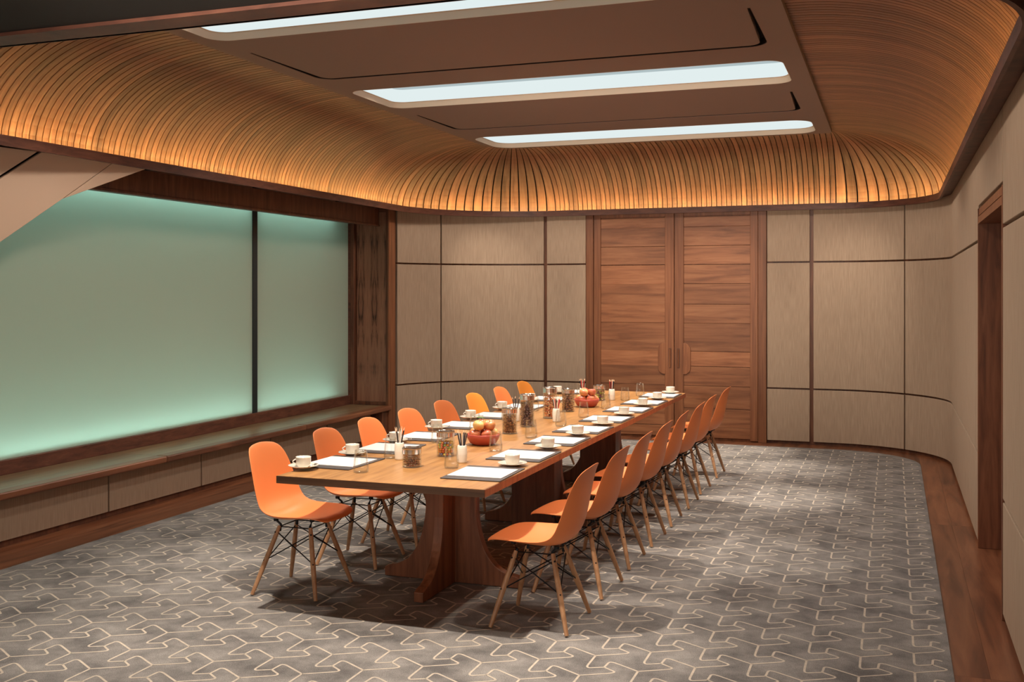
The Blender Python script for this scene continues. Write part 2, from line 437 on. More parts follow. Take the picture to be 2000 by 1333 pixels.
for nm, xa, xb, hl in (('door_1', -3.358, XM-0.004, True), ('door_3', XM+0.004, -1.441, False)):
    r, ox, a, b = door_leaf(nm, xa, xb, hl, 4)
    # rounded pull plate at the meeting stile, with a slot grip
    if hl: px0, px1 = xb-0.105-0.082, xb-0.105+0.0
    else:  px0, px1 = xa+0.105, xa+0.105+0.082
    R_ = 0.075
    pts = []
    for (cx, cz, a0) in ((0, 1.112-R_, 0), (0, 0.749+R_, -PI/2)):
        for i in range(9):
            an = a0 + (PI/2)*i/8
            pts.append((R_*math.cos(an), cz + R_*math.sin(an)) if a0 == 0 else (R_*math.cos(an), cz + R_*math.sin(an)))
    up = [(R_*math.cos(PI/2*i/8), 1.112-R_+R_*math.sin(PI/2*i/8)) for i in range(9)]
    dn = [(R_*math.cos(-PI/2+PI/2*i/8), 0.749+R_+R_*math.sin(-PI/2+PI/2*i/8)) for i in range(9)]
    poly = [(-0.012, 0.749)] + dn + up + [(-0.012, 1.112)]
    sg = 1 if not hl else -1
    base = (px0+0.005) if not hl else (px1-0.005)
    h = MB(); h.ct = 0.9
    h.prism([(q[0], q[1]) for q in poly], lambda a_, b_, t: (base+sg*a_-ox, t, b_), -0.006, 0.02)
    h.build('door_handle', M['stile'], r, bevel=0.003)
    g = MB()
    gx = xb-0.045 if hl else xa+0.045
    g.box(min(gx, gx+0)-0.016-ox, gx+0.016-ox, -0.004, 0.0, 0.82, 1.05)
    g.build('grip_recess', M['trim'], r, bevel=0.0)
    g = MB(); g.ct = 1.0
    g.tube([(gx-ox, -0.012, 0.83), (gx-ox, -0.012, 1.04)], 0.007, 8)
    g.build('grip_bar', M['stile'], r)

# floor
mb = MB()
for i, (xa, xb) in enumerate(((-6.2,-5.36),(-5.36,-5.1),(-5.1,0.25),(0.25,0.40),(0.40,1.6))):
    ys = [-2.0, 2.2, 5.05, 8.3, 13.0] if xb > 0.2 or xa < -5 else [-2.0, 13.0]
    for k in range(len(ys)-1):
        mb.ct = random.random(); mb.box(xa+0.0008, xb, ys[k]+0.0008, ys[k+1], -0.05, 0)
floor = struct(mb.build('floor', M['floorwood']))
# carpet with its looped line pattern
cpath = []
cx, cy = XR-RR, YB-RR
cpath.append((0.25, -1.78)); RC = RR-0.28
for i in range(17):
    a = PI/2*i/16; cpath.append((cx+RC*math.cos(a), cy+(RC-0.02)*math.sin(a)))
RC = RL-0.30
for i in range(13):
    a = PI/2 + math.radians(68)*i/12; cpath.append((max(-5.1, XCL+RC*math.cos(a)), YB-RL+RC*math.sin(a)))
cpath.append((-5.1, cpath[-1][1])) ; cpath.append((-5.1, -1.78))
def inside(x, y, m_=0.0):
    if not (-5.1+m_ < x < 0.25-m_ and -1.9 < y): return False
    cx, cy = XR-RR, YB-RR
    if x > cx and y > cy: return math.hypot(x-cx, y-cy) < RR-0.30-m_
    if x < XCL and y > YB-RL: return math.hypot(x-XCL, y-(YB-RL)) < RL-0.30-m_
    return y < YB-0.30-m_
mb = MB()
mb.prism(cpath, lambda a, b, t: (a, b, t), 0.0005, 0.008)
mb.cm = 1
DL = 0.267; HX = DL*math.sqrt(3)/2
arm = []
for k in range(3):
    an = math.radians(30+120*k); ab = math.radians(60+120*k)
    B = Vector((math.cos(an), math.sin(an)))*0.172; J = Vector((math.cos(ab), math.sin(ab)))*DL/math.sqrt(3)
    dB = B.normalized(); dJ = (J-B).normalized()
    rr = 0.030
    p1 = B - dB*rr*1.5; p2 = B + dJ*rr*0.9
    # a little fillet at the junction with the other hook, too
    pts = [Vector((0,0)), p1]
    for q in range(1, 6):
        t = q/6; pts.append((1-t)**2*p1 + 2*t*(1-t)*B + t*t*p2)
    pts += [p2, J]
    arm.append(pts)
LW = 0.0052
for r in range(-60, 30):
    for q in range(-4, 70):
        jx = -0.605 + r*HX; jy = 5.931 + (q-32)*DL + (r % 2)*DL/2
        if not inside(jx, jy, -0.1): continue
        if jy < 2.0: continue
        for pts in arm:
            w_ = [Vector((jx,jy))+p for p in pts]
            run = []
            for p in w_ + [None]:
                if p is not None and inside(p.x, p.y, 0.012): run.append(p)
                else:
                    if len(run) > 1:
                        n = len(mb.v)
                        for i, p_ in enumerate(run):
                            d = (run[min(i+1, len(run)-1)] - run[max(i-1, 0)]).normalized()
                            nn = Vector((-d.y, d.x))*LW
                            mb.v += [(p_.x+nn.x, p_.y+nn.y, 0.0088), (p_.x-nn.x, p_.y-nn.y, 0.0088)]
                        for i in range(len(run)-1): mb.face([n+2*i, n+2*i+1, n+2*i+3, n+2*i+2])
                    run = []
carpet = mb.build('carpet', [M['carpet'], M['carpetline']], fix=False)
tag(carpet, 'grey fitted carpet with a cream interlocking line pattern under the table', 'carpet')

# ---- rim shelf and slatted cove around the ceiling panel
def offs(t):
    """closed loop at distance t outside the panel rectangle, with arc corners; returns list of (x,y)"""
    return [p for p in loop_pts(t)]
PITCH = 0.0575; RPL = 0.36
def loop_params():
    """list of (corner/base point, direction) along the loop: slat edges"""
    out = []
    def side(a, b, d):
        L_ = math.dist(a, b); n = round(L_/PITCH)
        for i in range(n): t = i/n; out.append(((a[0]+(b[0]-a[0])*t, a[1]+(b[1]-a[1])*t), d, d))
    def corner(c, a0, rc, n):
        for i in range(n):
            an = a0+PI/2*i/n; out.append(((c[0]+rc*math.cos(an), c[1]+rc*math.sin(an)), (math.cos(an), math.sin(an)), None))
    ra, rb = 0.02, RPL
    side((PX1,PY0+ra),(PX1,PY1-ra),(1,0)); corner((PX1-ra,PY1-ra),0,ra,16)
    side((PX1-ra,PY1),(PX0+rb,PY1),(0,1)); corner((PX0+rb,PY1-rb),PI/2,rb,21)
    side((PX0,PY1-rb),(PX0,PY0+rb),(-1,0)); corner((PX0+rb,PY0+rb),PI,rb,21)
    side((PX0+rb,PY0),(PX1-ra,PY0),(0,-1)); corner((PX1-ra,PY0+ra),1.5*PI,ra,16)
    return out
LP = loop_params()
def P3(k, t, z, fr=0.0):
    b, d, _ = LP[k % len(LP)]; b2, d2, _ = LP[(k+1) % len(LP)]
    dx = d[0]+(d2[0]-d[0])*fr; dy = d[1]+(d2[1]-d[1])*fr
    l = math.hypot(dx, dy); dx /= l; dy /= l
    return (b[0]+(b2[0]-b[0])*fr+dx*t, b[1]+(b2[1]-b[1])*fr+dy*t, z)
NS = 16
T1, Z0c, Z1c = 1.160, 2.672, ZC+0.035
prof = [(T1*math.cos(PI/2*i/NS)**0.95 if i < NS else 0.0, Z0c+(Z1c-Z0c)*math.sin(PI/2*i/NS)) for i in range(NS+1)]
verts = []; faces = []; tints = []; uvs = []
gap = 0.072
for k in range(len(LP)):
    tv = random.random(); n = len(verts); ln = 0
    for i, (t, z) in enumerate(prof):
        if i: ln += math.dist(prof[i], prof[i-1])
        for fr, dz in ((gap, 0.0), (1-gap, 0.0)):
            verts.append(P3(k, t, z, fr)); uvs.append((fr, ln))
        # back edge of the slat, so the gap has depth
        tt, zz = t+0.014*math.cos(PI/2*i/NS), z+0.014*math.sin(PI/2*i/NS)
        for fr in (gap, 1-gap):
            verts.append(P3(k, tt, zz, fr)); uvs.append((fr, ln))
    for i in range(NS):
        a = n+4*i; b = a+4
        for q in ((a, a+1, b+1, b), (a+2, b+2, b+3, a+3), (a, b, b+2, a+2), (a+1, a+3, b+3, b+1)):
            faces.append(q); tints.append(tv)
me = bpy.data.meshes.new('slatted_cove'); me.from_pydata(verts, [], faces); me.materials.append(M['slat'])
ta = me.attributes.new('tint', 'FLOAT', 'FACE'); ta.data.foreach_set('value', tints)
ul = me.uv_layers.new(name='UVMap')
buf = []
for p in me.polygons:
    for vi in p.vertices: buf += [uvs[vi][0]*0.6+0.001, uvs[vi][1]]
ul.data.foreach_set('uv', buf)
bm = bmesh.new(); bm.from_mesh(me); bmesh.ops.recalc_face_normals(bm, faces=bm.faces); bm.to_mesh(me); bm.free()
me.polygons.foreach_set('use_smooth', [False]*len(me.polygons))
cove = bpy.data.objects.new('slatted_cove', me); C.objects.link(cove)

# ceiling: dark backing shell above everything
mb = MB(); mb.box(-6.9, 1.5, -1.8, 12.6, 3.62, 3.70)
ceiling = struct(mb.build('ceiling', M['charcoal']))
cove.parent = ceiling
# dark backing right behind the slats
mb = MB()
for k in range(0, len(LP)):
    n = len(mb.v)
    for i in range(0, NS+1, 2):
        t, z = prof[i]
        tt, zz = t+0.03*math.cos(PI/2*i/NS), z+0.03*math.sin(PI/2*i/NS)
        mb.v += [P3(k, tt, zz, 0), P3(k, tt, zz, 0.99999)]
    for i in range(NS//2): mb.face([n+2*i, n+2*i+1, n+2*i+3, n+2*i+2])
mb.build('cove_backing', M['black'], ceiling)

# rim: fascia + shelf, LED strip in the trough
def ring(mb, sec, closed=True):
    """sweep a closed section [(t,z)] round the loop"""
    K = len(LP); n = len(mb.v); m_ = len(sec)
    for k in range(K):
        for t, z in sec: mb.v.append(P3(k, t, z, 0))
    for k in range(K):
        a = n+k*m_; b = n+((k+1) % K)*m_
        for i in range(m_ if closed else m_-1):
            j_ = (i+1) % m_; mb.face([a+i, a+j_, b+j_, b+i])
    return mb
mb = MB(); ring(mb, [(1.0,2.612),(1.0,2.678),(1.018,2.678),(1.018,2.660),(1.195,2.660),(1.195,2.656),(1.02,2.656),(1.02,2.612)])
rim = struct(mb.build('trim_1', M['rim'], smooth=False))
mb = MB(); ring(mb, [(1.026,2.676),(1.038,2.6625)], closed=False)
led = mb.build('led_strip', M['led'], rim, fix=False)

# flat soffit outside the rim loop (left: recess head, near: charcoal)
mb = MB()
mb.box(-5.56, -5.408, 2.0, 10.96, ZT+0.001, ZT+0.015)
mb.box(-5.408, -5.40, 2.0, 9.0, ZT+0.001, ZT+0.004)
recess_soffit = struct(mb.build('trim_3', M['rim']))
for y in (5.27, 6.76, 8.25, 9.77):
    d = MB(); d.lathe([(0.030,0.0),(0.036,0.0),(0.036,-0.006),(0.030,-0.006)], 20, (-5.46, y, ZT+0.001), close=True)
    d.lathe([(0.0301,-0.002),(0.0001,-0.002)], 20, (-5.46, y, ZT+0.001))
    d.build('downlight', M['black'], recess_soffit, fix=False)
mb = MB(); mb.box(-7.0, 1.5, -1.8, 2.935, 2.625, 2.75)
soffit = struct(mb.build('ceiling_near', M['charcoal']))
soffit.name = 'ceiling.001'
# fill between loop corners and walls (above panels)
mb = MB()
mb.box(-5.6, -5.40, 2.9, 12.4, 2.69, 2.75); mb.box(0.61, 1.5, 2.9, 12.4, 2.69, 2.75); mb.box(-5.6, 1.5, 12.24, 12.5, 2.69, 2.75)
for cx_, cy_, sx, sy, r0 in ((PX1,PY1,1,1,1.19),(PX0+RPL,PY1-RPL,-1,1,1.19+RPL),(PX1,PY0,1,-1,1.19)):
    poly = [(cx_+r0*math.cos(a)*sx, cy_+r0*math.sin(a)*sy) for a in [PI/2*i/12 for i in range(13)]]
    far = [(cx_+(r0+.65)*math.cos(a)*sx, cy_+(r0+.65)*math.sin(a)*sy) for a in [PI/2*i/12 for i in range(13)]]
    for i in range(12):
        mb.hexa([(*poly[i],2.661),(*far[i],2.661),(*far[i+1],2.661),(*poly[i+1],2.661)], [(*poly[i],2.69),(*far[i],2.69),(*far[i+1],2.69),(*poly[i+1],2.69)])
mb.build('soffit_board', M['trim'], ceiling)
mb = MB(); mb.box(-7.0, 1.5, 2.935, 3.066, 2.612, 2.66)
mb.build('rim_board', M['rim'], soffit)

# ---- ceiling panel with slots
def flat_plate(name, outer, holes, z0, thick, mt, parent=None, bev=0.0):
    cu = bpy.data.curves.new(name, 'CURVE'); cu.dimensions = '2D'; cu.fill_mode = 'BOTH'
    cu.extrude = thick/2 - bev; cu.bevel_depth = bev; cu.bevel_resolution = 2; cu.offset = -bev
    for ring_ in [outer]+holes:
        sp = cu.splines.new('POLY'); sp.points.add(len(ring_)-1); sp.use_cyclic_u = True
        for i, p in enumerate(ring_): sp.points[i].co = (p[0], p[1], 0, 1)
    tmp = bpy.data.objects.new('tmp', cu); C.objects.link(tmp)
    dg = bpy.context.evaluated_depsgraph_get(); dg.update()
    me_ = bpy.data.meshes.new_from_object(tmp.evaluated_get(dg))
    bpy.data.objects.remove(tmp); bpy.data.curves.remove(cu)
    me_.name = name; me_.materials.clear(); me_.materials.append(mt)
    o = bpy.data.objects.new(name, me_); C.objects.link(o); o.location = (0,0,z0+thick/2)
    if parent: o.parent = parent
    return o
slots = [(-4.10, -0.70, 4.86, 5.72), (-4.16, -0.74, 7.50, 8.30), (-4.18, -0.72, 10.16, 11.00)]
slots = [(-4.08, -0.71, 4.86, 5.71), (-4.10, -0.72, 7.46, 8.31), (-4.13, -0.72, 10.12, 10.98)]
grooves = [(-4.06, -0.76, 6.05, 7.02), (-4.06, -0.76, 8.68, 9.62)]
holes = [rrect(a, b, c, d, 0.13) for a, b, c, d in slots]
holes = [rrect(a, b, c, d, 0.2 if d > 10 else 0.13) for a, b, c, d in slots]
gh = []
for a, b, c, d in grooves:
    R_, g_ = 0.13, 0.045
    outer_ = [(b, c)] + [(b-R_+R_*math.cos(t), d-R_+R_*math.sin(t)) for t in [PI/2*i/8 for i in range(9)]] + [(a+R_+R_*math.cos(t), d-R_+R_*math.sin(t)) for t in [PI/2+PI/2*i/8 for i in range(9)]] + [(a, c)]
    Ri = R_-g_
    inner_ = [(a+0.018, c)] + [(a+g_+Ri+Ri*math.cos(t), d-g_-Ri+Ri*math.sin(t)) for t in [PI-PI/2*i/8 for i in range(9)]] + [(b-g_-Ri+Ri*math.cos(t), d-g_-Ri+Ri*math.sin(t)) for t in [PI/2-PI/2*i/8 for i in range(9)]] + [(b-0.018, c)]
    gh.append(outer_+inner_)
panel_outer = [(PX1-0.02, PY0), (PX1, PY0+0.02), (PX1, PY1-0.02), (PX1-0.02, PY1)]
panel_outer += [(PX0+RPL+RPL*math.cos(PI/2+PI/2*i/12), PY1-RPL+RPL*math.sin(PI/2+PI/2*i/12)) for i in range(13)]
panel_outer += [(PX0+RPL+RPL*math.cos(PI+PI/2*i/12), PY0+RPL+RPL*math.sin(PI+PI/2*i/12)) for i in range(13)]
cp = flat_plate('ceiling_panel', panel_outer, holes+gh, ZC, 0.045, M['ceil'], ceiling)
mb = MB(); mb.box(PX0+0.02, PX1-0.02, PY0+0.02, PY1-0.02, ZC+0.18, ZC+0.2)
mb.build('panel_backing', M['black'], ceiling)
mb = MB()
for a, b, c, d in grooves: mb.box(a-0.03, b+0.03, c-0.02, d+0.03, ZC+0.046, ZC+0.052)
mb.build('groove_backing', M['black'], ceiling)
mb = MB()                                   # added black strips painting the shade along the groove's outer side
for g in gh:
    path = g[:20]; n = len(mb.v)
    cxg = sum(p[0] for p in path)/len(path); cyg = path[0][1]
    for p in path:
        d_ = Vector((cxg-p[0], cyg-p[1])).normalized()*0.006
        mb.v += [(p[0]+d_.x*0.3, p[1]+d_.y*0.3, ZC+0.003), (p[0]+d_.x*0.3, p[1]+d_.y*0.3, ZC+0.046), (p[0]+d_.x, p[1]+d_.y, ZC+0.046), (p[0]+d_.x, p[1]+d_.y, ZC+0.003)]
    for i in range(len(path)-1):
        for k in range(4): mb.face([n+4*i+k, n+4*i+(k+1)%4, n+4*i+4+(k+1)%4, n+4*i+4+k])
mb.build('groove_shade', M['black'], ceiling)
near_names = ['long recessed ceiling light slot nearest the camera, cut by the dark soffit', 'middle recessed ceiling light slot between two brown panels', 'far recessed ceiling light slot beside the slatted end of the ceiling']
for (a, b, c, d), nm in zip(slots, near_names):
    ox, oy = (a+b)/2, (c+d)/2
    t = thing('ceiling_light', nm, 'ceiling light', (ox, oy, ZC), 0, 'ceiling light slots')
    # beige flared trim: outer ring slightly proud of the ceiling, inner wall going up
    mb = MB()
    R0 = 0.2 if d > 10 else 0.13
    o_ = rrect(a-ox, b-ox, c-oy, d-oy, R0); N_ = len(o_)
    def inset(g): return rrect(a-ox+g, b-ox-g, c-oy+g, d-oy-g, max(R0-g, 0.03))
    secs = [(inset(-0.006), 0.0455), (inset(0.001), 0.044), (inset(0.001), -0.001), (inset(0.004), -0.001), (inset(0.016), 0.043), (inset(0.026), 0.047)]
    for ring_, z in secs:
        for p in ring_: mb.v.append((p[0], p[1], z))
    for s_ in range(len(secs)-1):
        for i in range(N_):
            j_ = (i+1) % N_; mb.face([s_*N_+i, s_*N_+j_, (s_+1)*N_+j_, (s_+1)*N_+i])
    o = mb.build('trim_frame', M['beige'], t, smooth=False, fix=False)
    smooth_by_angle(o, 50)
    mb = MB(); A = inset(0.026); B = inset(0.05)
    secs = [(A, 0.047), (B, 0.15)]
    for ring_, z in secs:
        for p in ring_: mb.v.append((p[0], p[1], z))
    for i in range(N_):
        j_ = (i+1) % N_; mb.cm = 1; mb.face([i, j_, N_+j_, N_+i])
    mb.cm = 0; mb.face([N_+i for i in range(N_)])
    mb.build('diffuser', [M['diffuser'], M['diffuser_bright']], t, fix=False)

# ---- window recess on the left
GX = -5.95
YE = 10.86
mb = MB()
mb.box(-6.55, -6.35, 1.9, 11.2, 0, 3.0)
mb.box(-6.4, GX-0.02, 1.9, 2.0, 0, 3.0); mb.box(-6.4, GX-0.02, 11.02, 11.2, 0, 3.0)
wall_left = struct(mb.build('wall_left', M['cavity']))
mb = MB(); mb.box(-7.0, -5.5, -1.8, 2.0, 0, 2.64)
mb.build('near_section', M['fabric'], wall_left)
mb = MB(); mb.box(-6.4, -5.6, 1.9, 11.1, 2.66, 2.72); mb.box(-6.38, -5.97, 1.95, 11.1, 0.0, 0.40)
mb.build('recess_head', M['rim'], wall_left)
win = bpy.data.objects.new('window_1', None); C.objects.link(win); win['kind'] = 'structure'; win.location = (GX, 6.5, 0)
def wpart(name, m_, mt, **k):
    o = m_.build(name, mt, win, **k); o.location = (-GX, -6.5, 0); return o
for ya, yb in ((2.05, 8.915), (8.995, YE)):
    m_ = MB(); m_.box(GX-0.012, GX, ya, yb, 0.45, 2.56); wpart('glass_pane', m_, M['frost'])
m_ = MB(); m_.box(GX-0.08, GX+0.008, 8.915, 8.995, 0.45, 2.56); wpart('mullion', m_, mat('dark_teal_joint', (0.006,0.018,0.022), 0.4))
m_ = MB()
m_.box(GX-0.03, GX+0.03, 2.0, 10.9, 0.40, 0.505); m_.box(GX+0.0, GX+0.05, 2.0, YE, 2.50, 2.66)
m_.box(GX-0.03, GX+0.03, YE, YE+0.05, 0.4, 2.66)
wpart('window_frame', m_, M['rim'], bevel=0.004)
# head fascia below the soffit
m_ = MB(); m_.box(-5.58, -5.55, 2.0, YE, 2.475, 2.66); m_.box(-5.60, -5.54, 2.0, YE, 2.455, 2.477)
wpart('head_fascia', m_, M['trim'], bevel=0.003)
# light strips inside the cavity, above and below the glass
TEAL = (0.76, 1.0, 0.93)
area('cavity_lamp_top', (-6.04, 6.25, 2.64), (0, 0, 0), 0.05, 8.5, 50, TEAL)
area('cavity_lamp_bottom', (-6.04, 6.25, 0.41), (PI, 0, 0), 0.05, 8.5, 76, TEAL)

# recess end wall: framed bookmatched veneer column
mb = MB(); mb.box(-6.0, -5.43, YE+0.06, YE+0.12, 0.3, 2.70)
col = struct(mb.build('wall_recess', M['trim'])); col.name = 'trim_4'
m_ = MB(); m_.box(-5.86, -5.47, YE+0.045, YE+0.062, 0.44, 2.64); m_.build('veneer_panel', M['column'], col, bevel=0.002)
m_ = MB()
m_.box(-5.92, -5.875, YE, YE+0.06, 0.40, 2.66); m_.box(-5.465, -5.43, YE+0.0, YE+0.12, 0.05, 2.66)
m_.box(-5.875, -5.465, YE+0.02, YE+0.06, 0.40, 0.44); m_.box(-5.875, -5.465, YE+0.02, YE+0.06, 2.62, 2.66)
m_.build('veneer_frame', M['trim'], col, bevel=0.004)
m_ = MB(); m_.box(-5.43, -5.41, YE-0.02, YE+0.14, 0.03, ZT); m_.build('edge_post', M['stile'], col, bevel=0.003)

# long bench under the window
bn = thing('window_bench', 'long low wooden window bench with fabric drawer fronts under the frosted glass', 'bench', (-5.6, 6.4, 0))
def bpart(name, m_, mt, **k):
    o = m_.build(name, mt, bn, **k); o.location = (5.6, -6.4, 0); return o
m_ = MB(); m_.box(-5.92, -5.58, 2.02, YE, 0.0, 0.372)
bpart('carcass', m_, M['trim'])
m_ = MB()
ys = [2.02, 4.5, 6.9, 9.0, YE]
for k in range(4):
    m_.ct = random.random(); m_.box(-5.918, -5.50, ys[k]+0.001, ys[k+1], 0.372, 0.402)
bpart('bench_top', m_, wood('bench_top_teak', (0.12,0.075,0.04), (0.20,0.125,0.065), (0.27,0.175,0.09), (24,1.6,10), 0.28, tint=0.15, spec=0.6), bevel=0.002)
m_ = MB()
for k in range(4):
    m_.ct = random.random(); m_.box(-5.502, -5.385, ys[k]+0.001, ys[k+1], 0.352, 0.405)
bpart('bench_edge', m_, M['floorwood'], bevel=0.014, seg=4)
fj = [2.02, 2.8, 3.75, 4.64, 5.60, 6.55, 7.57, 8.58, 9.60, 10.62]
pj = [atv for atv in (2.2, 3.2, 4.3, 5.37, 6.43, 7.56, 8.62, 9.68, 10.66)]
for k in range(len(pj)-1):
    m_ = MB(); m_.box(-5.58, -5.55, pj[k]+0.008, pj[k+1]-0.008, 0.045, 0.325)
    bpart('front_panel', m_, M['fabric'], bevel=0.003)
m_ = MB(); m_.box(-5.57, -5.43, 10.70, 10.86, 0.0, 0.352)
bpart('end_post', m_, M['trim'], bevel=0.003)

# cream sloping panels of a stair soffit in front of the window, top left
cr = mat('cream_soffit_panel', (0.58,0.43,0.32), 0.75, spec=0.2)
V_ = lambda *p: Vector(p)
T = V_(-5.233,6.543,2.645); K_ = V_(-5.395,5.806,2.345); K1 = V_(-5.302,6.208,2.645); G1 = V_(-5.420,5.63,2.645)
B2 = V_(-5.66,4.67,1.53); G2 = V_(-5.62,4.76,2.02); A2 = V_(-5.64,4.55,2.645)
nrm = Vector((-0.030, 0.006, 0.0))
def slab(mb, poly, th=nrm):
    n = len(mb.v); k = len(poly)
    mb.v += [tuple(p) for p in poly] + [tuple(p+th) for p in poly]
    mb.face([n+i for i in range(k)]); mb.face([n+k+i for i in range(k)][::-1])
    for i in range(k): j_ = (i+1) % k; mb.face([n+i, n+j_, n+k+j_, n+k+i])
mb = MB(); gpy = V_(0,-0.035,0); e_ = V_(0,-0.007,0)
slab(mb, [T, K1, K_])
slab(mb, [K1+e_, G1, G2, B2, K_+e_])
slab(mb, [G1+gpy, A2, G2+gpy])
st = struct(mb.build('ceiling_slope', cr, bevel=0.003)); st.name = 'ceiling.002'
mb = MB(); q_ = nrm*0.8; slab(mb, [K1+q_+V_(0,.05,0), A2+q_, B2+q_+V_(0,0,.06), K_+q_+V_(0,0,.03)], nrm*0.2)
mb.build('panel_backing', M['black'], st)

# near wall behind the camera
mb = MB(); mb.box(-7.0, 1.0, -1.9, -1.8, 0, 3.7); struct(mb.build('wall_near', M['fabric']))

# ================================================================== TABLE
TX0, TX1, TY0, TY1, TZ = -3.02, -1.86, 4.75, 9.99, 0.74
tb = thing('conference_table', 'long teak conference table on curved cross-shaped pedestals in the middle of the carpet', 'table', (-2.44, 7.37, 0.008))
def tpart(name, m_, mt, **k):
    o = m_.build(name, mt, tb, **k); o.location = (2.44, -7.37, -0.008); return o
m_ = MB(); m_.box(TX0, TX1, TY0, TY1, TZ-0.040, TZ)
tpart('tabletop', m_, M['table'], bevel=0.003)
m_ = MB(); m_.box(TX0-0.002, TX1+0.002, TY0-0.003, TY0+0.0, TZ-0.040, TZ-0.002)
tpart('end_band', m_, wood('dark_table_edge', (0.06,0.028,0.014), (0.11,0.052,0.026), (0.16,0.08,0.04), (2,24,26), 0.4))
m_ = MB()
for xx in (TX1, TX0-0.003): m_.box(xx, xx+0.003, TY0, TY1, TZ-0.040, TZ-0.003)
tpart('edge_band', m_, M['pedestal'])
def ped_poly(neck, foot, top=TZ-0.04, half=False):
    pts = [(neck*1.0, top), (neck, 0.42)]
    # concave sweep from the neck to the foot
    p0 = Vector((neck, 0.42)); p1 = Vector((neck+0.03, 0.10)); p2 = Vector((foot-0.03, 0.078))
    for i in range(1, 13):
        t = i/12; q = (1-t)**2*p0 + 2*t*(1-t)*p1 + t*t*p2; pts.append((q.x, q.y))
    pts += [(foot, 0.066), (foot, 0.012)]
    inner = [(foot, 0.012)]
    if half: return pts + [(0, 0.012), (0, top)]
    return pts + [(-a, b) for a, b in pts[::-1]]
for i, yy in enumerate((5.67, 7.30, 9.05)):
    m_ = MB(); m_.prism(ped_poly(0.160, 0.425), lambda a, b, t: (-2.42+a, t, b), yy-0.028, yy+0.028)
    tpart('pedestal_board', m_, M['pedestal'], bevel=0.004)
    if i == 0:
        m_ = MB(); m_.prism(ped_poly(0.20, 0.47), lambda a, b, t: (t, yy+a, b), -2.448, -2.392)
        tpart('pedestal_fin', m_, M['pedestal'], bevel=0.004)
    else:
        m_ = MB(); m_.box(-2.572, -2.252, yy-0.20, yy-0.028, 0.012, TZ-0.04)
        tpart('cable_box', m_, M['trim'], bevel=0.004)
        m_ = MB(); m_.prism([(-a, b) for a, b in ped_poly(0.20, 0.47, half=True)] if False else ped_poly(0.20, 0.47, half=True), lambda a, b, t: (t, yy+0.028+a, b), -2.448, -2.392)
        tpart('pedestal_fin', m_, M['pedestal'], bevel=0.004)

